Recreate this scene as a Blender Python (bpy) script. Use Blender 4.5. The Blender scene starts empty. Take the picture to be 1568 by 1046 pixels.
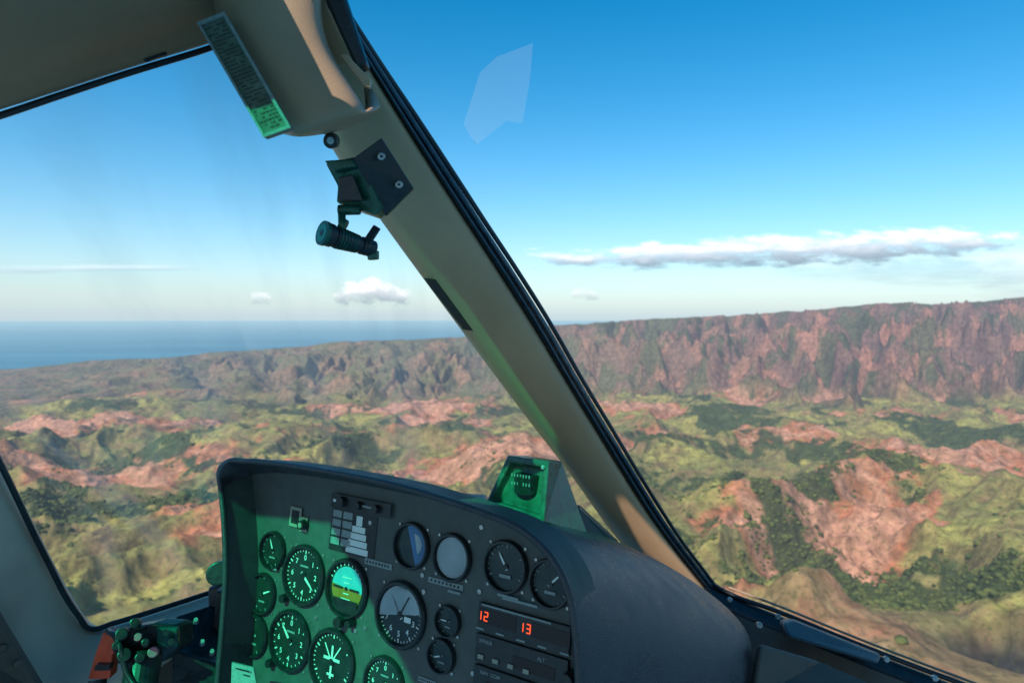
import bpy, bmesh, math, random
import numpy as np
from mathutils import Vector, Matrix
random.seed(4); np.random.seed(4)
SC=bpy.context.scene
F=1045.0
def P(u,v,d): return Vector(((u-784)/F*d, d, (487-v)/F*d))
SUN=Vector((-.40,-.64,.66)).normalized()   # towards the sun
# ------------------------------------------------------------------ materials
def mat(name,col,rough=.6,metal=0,var=.15,scale=40,bump=0,bscale=400,spec=.5,emit=None,es=0,bdist=.001,wear=0):
    m=bpy.data.materials.new(name); m.use_nodes=True; nt=m.node_tree; N=nt.nodes; L=nt.links
    b=N['Principled BSDF']; b.inputs['Roughness'].default_value=rough; b.inputs['Metallic'].default_value=metal
    b.inputs['Specular IOR Level'].default_value=spec
    tc=N.new('ShaderNodeTexCoord')
    if var>0:
        n=N.new('ShaderNodeTexNoise'); n.inputs['Scale'].default_value=scale; n.inputs['Detail'].default_value=6
        L.new(tc.outputs['Object'],n.inputs['Vector'])
        r=N.new('ShaderNodeMapRange'); r.inputs[1].default_value=.3; r.inputs[2].default_value=.7
        r.inputs[3].default_value=1-var; r.inputs[4].default_value=1+var; L.new(n.outputs['Fac'],r.inputs[0])
        mx=N.new('ShaderNodeVectorMath'); mx.operation='SCALE'; mx.inputs[0].default_value=col
        L.new(r.outputs[0],mx.inputs['Scale']); out=mx.outputs[0]
        if wear>0:   # small dust specks and scuffs
            w=N.new('ShaderNodeTexNoise'); w.inputs['Scale'].default_value=260; w.inputs['Detail'].default_value=4
            L.new(tc.outputs['Object'],w.inputs['Vector'])
            wr=N.new('ShaderNodeMapRange'); wr.inputs[1].default_value=.63; wr.inputs[2].default_value=.74; wr.inputs[4].default_value=wear; L.new(w.outputs['Fac'],wr.inputs[0])
            wm=N.new('ShaderNodeMixRGB'); wm.inputs[2].default_value=(.3,.29,.27,1); L.new(wr.outputs[0],wm.inputs[0]); L.new(out,wm.inputs[1]); out=wm.outputs[0]
        L.new(out,b.inputs['Base Color'])
        rr=N.new('ShaderNodeMapRange'); rr.inputs[1].default_value=.3; rr.inputs[2].default_value=.7; rr.inputs[3].default_value=max(.05,rough-.1); rr.inputs[4].default_value=min(1,rough+.12); L.new(n.outputs['Fac'],rr.inputs[0]); L.new(rr.outputs[0],b.inputs['Roughness'])
    else: b.inputs['Base Color'].default_value=(*col,1)
    if bump>0:
        n2=N.new('ShaderNodeTexNoise'); n2.inputs['Scale'].default_value=bscale; n2.inputs['Detail'].default_value=3
        L.new(tc.outputs['Object'],n2.inputs['Vector'])
        bp=N.new('ShaderNodeBump'); bp.inputs['Strength'].default_value=bump; bp.inputs['Distance'].default_value=bdist
        L.new(n2.outputs['Fac'],bp.inputs['Height']); L.new(bp.outputs[0],b.inputs['Normal'])
    if emit: b.inputs['Emission Color'].default_value=(*emit,1); b.inputs['Emission Strength'].default_value=es
    return m
M_tan=mat('tan_trim',(.60,.36,.205),.42,var=.10,scale=9,bump=.35,bscale=900)
M_cov=mat('corner_cover_vinyl',(.40,.255,.16),.5,var=.12,scale=9,bump=.4,bscale=800)
M_roof=mat('headliner_vinyl',(.36,.20,.115),.65,var=.14,scale=8,bump=.5,bscale=700)
M_rub=mat('black_rubber',(.012,.016,.022),.4,var=.3,scale=60,bump=.4,bscale=300)
M_seal=mat('seal_blue_black',(.04,.075,.11),.3,var=.3,scale=80)
M_face=mat('panel_paint',(.095,.102,.098),.5,var=.14,scale=60,bump=.25,bscale=1500,spec=.3,wear=.12)
M_hood=mat('glareshield_vinyl',(.048,.045,.053),.32,var=.2,scale=30,bump=.8,bscale=650,wear=.25)
M_in=mat('hood_inside',(.06,.075,.07),.6,var=.2,scale=30,bump=.4,bscale=700)
M_blk=mat('black_metal',(.02,.022,.024),.35,var=.25,scale=90,bump=.2,bscale=900,wear=.10)
M_greenlit=mat('dark_metal_painted_greenlit',(.018,.10,.07),.3,.3,var=.4,scale=60,bump=.2,bscale=800)  # green light put into the base colour of dark metal parts
M_comp=mat('compass_plastic',(.05,.12,.09),.3,var=.35,scale=70,bump=.3,bscale=900,wear=.2)
M_dial=mat('dial_black',(.025,.035,.033),.18,var=.2,scale=60)
M_wht=mat('white_marking',(.78,.82,.78),.5,var=.05)
M_glare=mat('painted_sky_glare',(.36,.40,.42),.25,var=.2,scale=18)  # pale colour standing in for sky reflected in the gauge glass
M_sky=mat('horizon_ball_blue',(.10,.50,.6),.3,var=.1)
M_yel=mat('horizon_ball_amber',(.50,.20,.03),.3,var=.1)
M_blu_glare=mat('painted_blue_glare',(.08,.18,.36),.1,var=.3,scale=30)  # blue sky reflection painted over part of a dial
M_scr=mat('screw_steel',(.45,.45,.43),.35,.8,var=.2,scale=200)
M_red=mat('red_display',(.02,.002,.002),.3,var=0)
M_led=mat('led_red',(.8,.05,.02),.4,var=0,emit=(1,.09,.02),es=1.3)
M_tag=mat('label_strip',(.26,.29,.29),.5,var=.2,scale=300)
M_cream=mat('button_cream',(.33,.31,.24),.5,var=.1)
M_org=mat('orange_red_lever',(.75,.07,.02),.4,var=.15,scale=40)
M_pink=mat('pink_button',(.55,.18,.2),.4,var=.1)
M_frame=mat('grey_beige_frame',(.56,.44,.34),.45,var=.15,scale=10,bump=.3,bscale=700)
M_drk=mat('dark_brown_trim',(.10,.072,.055),.6,var=.25,scale=18,bump=.6,bscale=500,wear=.15)
M_plc=mat('placard_metal',(.13,.17,.14),.4,.2,var=.25,scale=50)
M_ptx=mat('placard_engraving',(.06,.075,.065),.5,var=.3,scale=300)
M_lens=mat('lens_glass',(.02,.30,.2),.08,var=.1)
def glassmat(name,col,alpha=0.0,smudge=0.0):
    m=bpy.data.materials.new(name); m.use_nodes=True; nt=m.node_tree; N=nt.nodes; L=nt.links
    for n in list(N):
        if n.type!='OUTPUT_MATERIAL': N.remove(n)
    o=[n for n in N][0]
    t=N.new('ShaderNodeBsdfTransparent'); t.inputs[0].default_value=(*col,1)
    if alpha<=0 and smudge<=0: L.new(t.outputs[0],o.inputs[0]); return m
    d=N.new('ShaderNodeBsdfTranslucent'); d.inputs[0].default_value=(.95,.95,.95,1)
    d2=N.new('ShaderNodeBsdfDiffuse'); d2.inputs[0].default_value=(.95,.95,.95,1)
    a=N.new('ShaderNodeMixShader'); a.inputs[0].default_value=.5
    L.new(d.outputs[0],a.inputs[1]); L.new(d2.outputs[0],a.inputs[2])
    x=N.new('ShaderNodeMixShader'); L.new(t.outputs[0],x.inputs[1]); L.new(a.outputs[0],x.inputs[2]); L.new(x.outputs[0],o.inputs[0])
    tc=N.new('ShaderNodeTexCoord'); mp=N.new('ShaderNodeMapping'); mp.inputs['Scale'].default_value=(9,2,1.0); mp.inputs['Rotation'].default_value=(0,-.45,0)
    n=N.new('ShaderNodeTexNoise'); n.inputs['Scale'].default_value=1.8; n.inputs['Detail'].default_value=4
    L.new(tc.outputs['Object'],mp.inputs[0]); L.new(mp.outputs[0],n.inputs['Vector'])
    r=N.new('ShaderNodeMapRange'); r.inputs[1].default_value=.45; r.inputs[2].default_value=.75; r.inputs[3].default_value=alpha; r.inputs[4].default_value=alpha+smudge
    L.new(n.outputs['Fac'],r.inputs[0]); L.new(r.outputs[0],x.inputs[0])
    return m
M_glass=glassmat('clear_acrylic',(.985,.995,.995),.0,.0)
M_glassL=glassmat('streaked_acrylic',(.985,.995,.995),.0,.20)
M_refl=glassmat('painted_glass_reflection',(1,1,1),.10,.05)  # whitish film standing in for a reflection in the windshield
M_green=glassmat('green_tinted_acrylic',(.03,1.0,.50))
# ------------------------------------------------------------------ builders
def empty(name):
    e=bpy.data.objects.new(name,None); e.empty_display_size=.1; SC.collection.objects.link(e); return e
def obj(name,verts,faces,m,parent=None,smooth=False,bevel=0,sub=0,solid=0,seg=2):
    me=bpy.data.meshes.new(name); me.from_pydata([tuple(v) for v in verts],[],faces); me.materials.append(m)
    bm=bmesh.new(); bm.from_mesh(me); bmesh.ops.recalc_face_normals(bm,faces=bm.faces); bm.to_mesh(me); bm.free()
    if smooth:
        for p in me.polygons: p.use_smooth=True
    o=bpy.data.objects.new(name,me); SC.collection.objects.link(o)
    if parent: o.parent=parent
    if solid:
        s=o.modifiers.new('s','SOLIDIFY'); s.thickness=solid; s.offset=0
    if sub:
        s=o.modifiers.new('u','SUBSURF'); s.levels=sub; s.render_levels=sub
    if bevel:
        s=o.modifiers.new('b','BEVEL'); s.width=bevel; s.segments=seg; s.limit_method='ANGLE'; s.angle_limit=.5
    return o
class MB:
    def __init__(s): s.v=[]; s.f=[]
    def add(s,vs,fs):
        b=len(s.v); s.v+=[Vector(v) for v in vs]; s.f+=[tuple(i+b for i in f) for f in fs]
    def prism(s,pts,dirv):
        n=len(pts); a=[Vector(p) for p in pts]; b=[p+dirv for p in a]
        s.add(a+b,[tuple(range(n)),tuple(range(2*n-1,n-1,-1))]+[(i,(i+1)%n,n+(i+1)%n,n+i) for i in range(n)])
    def cyl(s,p1,p2,r1,r2=None,n=20,cap=True):
        r2=r1 if r2 is None else r2; ax=(p2-p1).normalized()
        a=ax.orthogonal().normalized(); b=ax.cross(a)
        vs=[]
        for p,r in ((p1,r1),(p2,r2)):
            for i in range(n):
                t=2*math.pi*i/n; vs.append(p+a*math.cos(t)*r+b*math.sin(t)*r)
        fs=[(i,(i+1)%n,n+(i+1)%n,n+i) for i in range(n)]
        if cap: fs+=[tuple(range(n)),tuple(range(2*n-1,n-1,-1))]
        s.add(vs,fs)
    def lathe(s,M,prof,n=36):
        vs=[];fs=[]
        for r,h in prof:
            for i in range(n):
                t=2*math.pi*i/n; vs.append(M@Vector((r*math.cos(t),r*math.sin(t),h)))
        for k in range(len(prof)-1):
            for i in range(n): fs.append((k*n+i,k*n+(i+1)%n,(k+1)*n+(i+1)%n,(k+1)*n+i))
        s.add(vs,fs)
    def out(s,name,m,parent=None,**k): return obj(name,s.v,s.f,m,parent,**k)
def tube(name,pts,r,m,parent,closed=False):
    c=bpy.data.curves.new(name,'CURVE'); c.dimensions='3D'; c.bevel_depth=r; c.bevel_resolution=3; c.use_fill_caps=True
    sp=c.splines.new('BEZIER'); sp.bezier_points.add(len(pts)-1)
    for b,p in zip(sp.bezier_points,pts):
        b.co=p; b.handle_left_type=b.handle_right_type='AUTO'
    sp.resolution_u=8
    o=bpy.data.objects.new(name,c); c.materials.append(m); SC.collection.objects.link(o); o.parent=parent; return o
def loft(name,rows,m,parent,sub=2,solid=0,smooth=True):
    n=len(rows[0]); vs=[p for r in rows for p in r]; fs=[]
    for k in range(len(rows)-1):
        for i in range(n-1): fs.append((k*n+i,k*n+i+1,(k+1)*n+i+1,(k+1)*n+i))
    return obj(name,vs,fs,m,parent,smooth=smooth,sub=sub,solid=solid)
def interp(tab,v):
    a=[t[0] for t in tab]
    return float(np.interp(v,a,[t[1] for t in tab]))
# ================================================================== PILLAR
pil=empty('windshield_pillar')
pd=lambda v: .66+.62*max(v,-60)/900.
Ledge=[(-60,400),(60,440),(200,482),(335,578),(425,644),(530,722),(640,803),(715,866),(775,905),(830,945),(870,985),(905,1040)]
Fac  =[(-60,425),(60,465),(200,512),(335,603),(400,648),(480,704),(600,793),(680,850),(775,915),(820,958),(860,1000),(905,1050)]
Tr   =[(-60,460),(0,500),(75,547),(165,601),(265,664),(365,729),(480,804),(590,869),(690,930),(780,985),(850,1037),(905,1082)]
Sr   =[(-60,480),(0,520),(75,568),(180,640),(270,700),(365,762),(470,832),(560,882),(640,930),(730,984),(820,1040),(905,1104)]
vs_=[-60,20,100,180,260,340,420,500,580,660,730,790,830,865,905]
rows=[]
for v in vs_:
    d=pd(v); l,f,t=interp(Ledge,v),interp(Fac,v),interp(Tr,v)
    w=t-f
    rows.append([P(l+6,v,d+.085),P(l,v,d+.045),P(l+(f-l)*.5,v,d+.018),P(f,v,d+.002),P(f+w*.12,v,d-.004),P(f+w*.5,v,d-.008),P(f+w*.88,v,d-.004),P(t,v,d+.004),P(t+4,v,d+.03),P(t,v,d+.085)])
loft('post_trim',rows,M_tan,pil,sub=2)
rows=[]
for v in vs_:
    d=pd(v)+.012; t,s=interp(Tr,v),interp(Sr,v); w=s-t
    rows.append([P(t-2,v,d+.012),P(t+w*.05,v,d-.004),P(t+w*.3,v,d-.007),P(t+w*.42,v,d),P(t+w*.55,v,d+.004)])
loft('edge_gasket',rows,M_rub,pil,sub=2)
tube('gasket_bead',[P(interp(Tr,v)+.62*(interp(Sr,v)-interp(Tr,v)),v,pd(v)+.012) for v in vs_],.0030,M_seal,pil)
tube('outer_lip',[P(interp(Tr,v)+.9*(interp(Sr,v)-interp(Tr,v)),v,pd(v)+.018) for v in vs_],.0034,M_rub,pil)
tube('glass_glint',[P(interp(Tr,v)+.30*(interp(Sr,v)-interp(Tr,v)),v,pd(v)+.002) for v in vs_],.0012,M_seal,pil)
mb=MB()
p=[P(651,426,pd(426)+.020),P(668,428,pd(428)+.006),P(728,507,pd(507)+.006),P(712,505,pd(505)+.022)]
mb.prism(p,Vector((-.003,-.004,0)))
mb.out('slot_cover',M_blk,pil,bevel=.001)
# ================================================================== ROOF
roof=empty('cabin_roof')
E=[(-260,240,.47),(-100,198,.51),(0,168,.55),(100,135,.585),(200,103,.62),(310,70,.66),(350,56,.675)]
r0=[P(*e) for e in E]
r0b=[P(u,v-10,d-.012) for u,v,d in E]
r1=[P(u-5,v-36,d-.03) for u,v,d in E]
r2=[P(u-5,v-46,d-.05) for u,v,d in E]
r3=[P(u,v-150,d-.10) for u,v,d in E]
r4=[Vector((p.x-.01,p.y-.015,.313)) for p in r3]
loft('headliner',[[p+Vector((0,.02,.01)) for p in r0],r0,r0b,r1,r2,r3,r4],M_roof,roof,sub=2)
tube('window_seal',[p+Vector((0,.004,-.003)) for p in r0],.0030,M_rub,roof)
tube('trim_clip',[P(222,93,.622),P(240,86,.628),P(254,82,.633)],.0022,M_rub,roof)
Lc=[(300,-70),(318,-10),(345,50),(380,110),(415,165),(444,203)]
Rc=[(500,-70),(492,-10),(492,40),(506,85),(535,130),(557,163)]
rows=[]
for i in range(6):
    (a,b),(c,e)=Lc[i],Rc[i]; row=[P(a-10,b,.70),P(a,b,.605)]
    for s,dd in ((.08,.597),(.3,.592),(.55,.592),(.8,.598),(.95,.606),(1,.62)):
        row.append(P(a+(c-a)*s,b+(e-b)*s,dd))
    row.append(P(c+1,e,.72)); rows.append(row)
last=rows[-1]
rows.append([p+Vector((0,.012,-.004)) for p in last]); rows.append([Vector((p.x,.70,p.z*.70/.61)) for p in last])
loft('corner_cover',rows,M_cov,roof,sub=2)
mb=MB()
mb.prism([P(497,0,.645),P(520,-30,.645),P(562,98,.66),P(545,105,.66)],Vector((0,.02,0)))
mb.out('latch_hardware',M_blk,roof,bevel=.003)
mb=MB(); mb.prism([P(520,85,.652),P(530,83,.652),P(568,122,.66),P(566,135,.66),P(556,132,.66)],Vector((0,.006,0)))
mb.out('latch_tab',M_tan,roof,bevel=.001)
# ================================================================== panel frame
A=math.radians(33); T=math.radians(8)
ex=Vector((math.cos(A),-math.sin(A),0)); nn=Vector((-math.sin(A)*math.cos(T),-math.cos(A)*math.cos(T),math.sin(T)))
ey=nn.cross(ex); C=P(615,940,.93)
MP=Matrix(((ex.x,ey.x,nn.x,C.x),(ex.y,ey.y,nn.y,C.y),(ex.z,ey.z,nn.z,C.z),(0,0,0,1)))
def loc(u,v,h=0):
    r=P(u,v,1.0); o=C+nn*h; k=o.dot(nn)/r.dot(nn); w=r*k; q=w-C
    return q.dot(ex),q.dot(ey),k
def W(s,t,h): return MP@Vector((s,t,h))
zr=.32
def toroof(p,z=zr):
    k=(z-p.z)/SUN.z; return p+SUN*k
def onpanel(u,v):
    s,t,_=loc(u,v); return W(s,t,0)
win=[toroof(onpanel(345,1140)),toroof(onpanel(362,785)),toroof(onpanel(505,798)),toroof(onpanel(668,1110))]
x0=-2.2; yB=-2.0
def sheet(name,outer,inner,z,m):
    v=[Vector((x,y,z)) for x,y in outer]+[Vector((p[0],p[1],z)) for p in inner]
    return obj(name,v,[(i,(i+1)%4,4+(i+1)%4,4+i) for i in range(4)],m,roof,solid=.006)
sheet('roof_skin_left',[(x0,yB),(x0,1.15),(-.52,.58),(-.52,yB)],[(p.x,p.y) for p in win],zr,M_roof)
obj('roof_window_left',[p for p in win],[(0,1,2,3)],M_green,roof)
cs=[toroof(P(728,835,.93)),toroof(P(728,690,.93)),toroof(P(905,690,.93)),toroof(P(905,835,.93))]
sheet('roof_skin_mid',[(-.52,yB),(-.52,.46),(-.10,.46),(-.10,yB)],[(p.x,p.y) for p in cs],zr,M_roof)
obj('added_green_pane_mid',cs,[(0,1,2,3)],M_green,roof)  # added green pane, outlined so its sunlight lands on the compass
bw=[(-.235,.472),(-.225,.568),(-.185,.570),(-.130,.472)]
sheet('roof_skin_rear',[(-.52,.46),(-.52,.585),(-.13,.585),(-.10,.46)],bw,zr,M_roof)
obj('added_opening_clear',[Vector((x,y,zr)) for x,y in bw],[(0,1,2,3)],M_glass,roof)  # added clear opening, unseen, lets sun onto the pillar base
pw=[toroof(P(846,715,pd(715)+.02)),toroof(P(612,395,pd(395)+.02)),toroof(P(668,395,pd(395)+.02)),toroof(P(886,715,pd(715)+.02))]
sheet('roof_skin_front',[(-.52,.585),(-.52,.775),(-.235,.775),(-.13,.585)],[(p.x,p.y) for p in pw],zr,M_roof)
obj('added_green_pane_front',pw,[(0,1,2,3)],M_green,roof)  # added green pane, outlined to throw green sun on the pillar edge
obj('roof_skin_right',[Vector(p) for p in ((-.10,yB,zr),(-.10,.46,zr),(.2,.45,zr),(1.3,.35,zr),(1.3,yB,zr))],[(0,1,2,3,4)],M_roof,roof,solid=.006)
# ================================================================== PLACARD
pl=empty('overhead_placard')
q=[P(303,37,.585),P(345,20,.58),P(447,197,.575),P(405,212,.58)]
mb=MB(); mb.prism(q,Vector((0,.007,0))); mb.out('plate',M_plc,pl,bevel=.0012)
def bil(q,s,t): return (q[0]*(1-s)+q[1]*s)*(1-t)+(q[3]*(1-s)+q[2]*s)*t
mb=MB(); ofs=Vector((0,-.0012,0))
for (a,b,c,d) in ((0,.08,0,1),(.90,1,0,1),(.08,.90,0,.03),(.08,.90,.975,1)):
    mb.prism([bil(q,a,c)+ofs*2,bil(q,b,c)+ofs*2,bil(q,b,d)+ofs*2,bil(q,a,d)+ofs*2],Vector((0,.002,0)))
mb.out('frame',M_tag,pl)
mb=MB()
for k in range(30):
    t0=.06+k*.030; s=.14
    while s<.82:
        w=random.uniform(.03,.12)
        if random.random()<.8:
            e=min(s+w,.86); mb.prism([bil(q,s,t0)+ofs*.6,bil(q,e,t0)+ofs*.6,bil(q,e,t0+.012)+ofs*.6,bil(q,s,t0+.012)+ofs*.6],Vector((0,.0005,0)))
        s+=w+.03
mb.out('engraved_text',M_ptx,pl)
# ================================================================== MAP LIGHT
ml=empty('cockpit_map_light')
mb=MB()
mb.prism([P(540,243,.69),P(584,211,.70),P(633,288,.725),P(590,331,.72)],Vector((0,.007,0)))
mb.out('mount_plate',M_blk,ml,bevel=.001)
mb=MB(); mb.prism([P(498,250,.705),P(543,240,.70),P(558,262,.70),P(588,318,.71),P(575,330,.71),P(515,310,.715),P(517,285,.715)],Vector((0,.03,0)))
mb.prism([P(496,246,.695),P(540,243,.69),P(546,255,.69),P(510,262,.695)],Vector((0,.02,0)))
mb.out('housing',M_greenlit,ml,bevel=.002)
mb=MB(); mb.prism([P(517,272,.702),P(540,268,.698),P(556,308,.702),P(519,308,.708)],Vector((0,.005,0)))
mb.out('side_panel',M_blk,ml,bevel=.001)
mb=MB()
for u,v,d in ((584,240,.697),(611,283,.708)):
    mb.cyl(P(u,v,d),P(u,v,d-.004),.0042,.0038)
mb.out('screws',M_scr,ml,bevel=.0006)
mb=MB()
for u,v,d in ((584,240,.6929),(611,283,.7039)): mb.cyl(P(u,v,d),P(u,v,d-.0006),.0016,n=6)
mb.out('screw_sockets',M_blk,ml)
mb=MB()
a=P(494,357,.69); b=P(578,384,.735)
dr=(b-a)
mb.cyl(a,a+dr*.16,.0122,.0120,28); mb.cyl(a+dr*.16,a+dr*.2,.0105,.0105,28)
mb.cyl(a+dr*.2,a+dr*.62,.0112,.0098,28); mb.cyl(a+dr*.62,a+dr*.68,.0085,.0085,28); mb.cyl(a+dr*.68,a+dr*.92,.0096,.0090,28)
mb.out('lamp_barrel',M_blk,ml,bevel=.0008)
mb=MB()
for k in range(6): mb.cyl(a+dr*(.25+k*.055),a+dr*(.275+k*.055),.0118-.0003*k,None,28)
mb.cyl(a-dr*.01,a+dr*.05,.0128,.0128,28)
mb.out('knurled_rings',M_greenlit,ml)
mb=MB(); mb.cyl(a-dr*.014,a-dr*.016,.0095,.0095,24); mb.out('lens',M_lens,ml)
mb=MB(); mb.cyl(a-dr*.017,a-dr*.02,.0035,.0035,16); mb.out('bulb',M_blk,ml)
mb=MB(); mb.cyl(P(571,385,.73),P(572,398,.73),.0066,.006); mb.cyl(P(523,318,.715),P(524,345,.70),.004); mb.cyl(P(518,322,.71),P(552,322,.71),.0055,.005); mb.cyl(P(521,342,.70),P(530,347,.70),.0065)
mb.out('swivel_joint',M_greenlit,ml,bevel=.001)
mb=MB(); mb.prism([P(572,344,.725),P(582,350,.725),P(565,376,.715),P(553,372,.715)],Vector((0,.006,0))); mb.out('swivel_arm',M_blk,ml,bevel=.001)
mb=MB(); mb.cyl(P(508,216,.70),P(506,217,.682),.0085,.007); mb.out('thumb_knob',M_blk,ml,bevel=.0015)
mb=MB(); mb.cyl(P(506,216,.682),P(506,216,.679),.0035); mb.out('knob_screw',M_scr,ml)
# ================================================================== INSTRUMENT PANEL
pn=empty('instrument_panel'); HR=.06
rim_px=[(325,1200),(333,1046),(340,960),(345,880),(343,800),(338,745),(336,722),(345,709),(375,706),(430,711),(500,722),(600,742),(680,765),(740,785),(790,806),(825,832),(852,865),(870,905),(880,960),(886,1046),(890,1200)]
rl=[loc(u,v,HR)[:2] for u,v in rim_px]
def cm(pts,k=4):
    o=[]
    for i in range(len(pts)-1):
        p0=pts[max(i-1,0)];p1=pts[i];p2=pts[i+1];p3=pts[min(i+2,len(pts)-1)]
        for j in range(k):
            t=j/k
            o.append(tuple(.5*((2*p1[c])+(-p0[c]+p2[c])*t+(2*p0[c]-5*p1[c]+4*p2[c]-p3[c])*t*t+(-p0[c]+3*p1[c]-3*p2[c]+p3[c])*t**3) for c in range(len(p1))))
    o.append(tuple(pts[-1])); return o
rs=cm(rl,4)
obj('panel_face',[W(s,t,0) for s,t in rs],[tuple(range(len(rs)))],M_face,pn)
loft('hood_inner_wall',[[W(s,t,HR) for s,t in rs],[W(s,t,HR*.5) for s,t in rs],[W(s,t,-.001) for s,t in rs]],M_in,pn,sub=0)
tube('hood_rim',[W(s,t,HR) for s,t in rl],.0044,M_hood,pn)
far={12:(800,803,1.12),13:(885,810,1.2),14:(950,833,1.2),15:(1010,856,1.19),16:(1065,886,1.17),17:(1122,925,1.12),18:(1163,972,1.04),19:(1135,1062,.95),20:(1110,1200,.88)}
fw=-nn.copy(); fw.z=0; fw.normalize()
row0=[W(s,t,HR) for s,t in rl]; rowf=[]
for i,p in enumerate(row0):
    if i in far: rowf.append(P(*far[i]))
    elif i<7: rowf.append(p+fw*.22+Vector((0,0,-.05)))
    else: rowf.append(p+fw*.26+Vector((0,0,-.13)))
def mix(a,b,t,up): return a.lerp(b,t)+Vector((0,0,up))
rowA=[mix(a,b,.03,.001) for a,b in zip(row0,rowf)]
rowB=[mix(a,b,.35,.014 if 12<i<18 else 0) for i,(a,b) in enumerate(zip(row0,rowf))]
rowC=[mix(a,b,.7,.014 if 12<i<18 else 0) for i,(a,b) in enumerate(zip(row0,rowf))]
rowD=[p+Vector((.03,.06,-.06)) for p in rowf]; rowE=[p+Vector((0,.05,-.4)) for p in rowf]
loft('glareshield',[row0,rowA,rowB,rowC,rowf,rowD,rowE],M_hood,pn,sub=2)
bez=MB(); dial=MB(); wh=MB(); glare=MB(); blu_glare=MB(); skyb=MB(); yel=MB(); scr=MB(); tag=MB(); blk=MB(); red=MB(); led=MB(); crm=MB()
def fm(s,t,h=0,rot=0): return MP@Matrix.Translation((s,t,h))@Matrix.Rotation(rot,4,'Z')
def rect(mb,M,cx,cy,w,l,h,th=.0004):
    p=[M@Vector((cx+a*w/2,cy+b*l/2,h)) for a,b in ((-1,-1),(1,-1),(1,1),(-1,1))]
    mb.prism(p,nn*th)
def disc(mb,M,r,h,n=36,a0=0,a1=2*math.pi):
    if a1-a0>6.2: pts=[M@Vector((r*math.cos(2*math.pi*i/n),r*math.sin(2*math.pi*i/n),h)) for i in range(n)]
    else: pts=[M@Vector((r*math.cos(a0+(a1-a0)*i/n),r*math.sin(a0+(a1-a0)*i/n),h)) for i in range(n+1)]
    mb.add(pts,[tuple(range(len(pts)))])
def text(s,t,h,body,size,m=M_wht,rot=0):
    c=bpy.data.curves.new('lettering','FONT'); c.body=body; c.size=size; c.align_x='CENTER'; c.align_y='CENTER'; c.materials.append(m); c.offset=size*.015
    o=bpy.data.objects.new('lettering',c); SC.collection.objects.link(o); o.matrix_world=fm(s,t,h,rot); o.parent=pn
G=[(420,842,50,'s'),(467,880,80,'g'),(533,900,78,'h'),(615,940,88,'a'),(404,908,54,'s'),(391,972,56,'s'),(446,980,80,'v'),(510,1012,86,'d'),(590,1046,72,'g'),
   (632,835,62,'b'),(694,853,64,'w'),(776,867,70,'k'),(845,893,66,'k'),(688,950,42,'s'),(678,1003,46,'s')]
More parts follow.
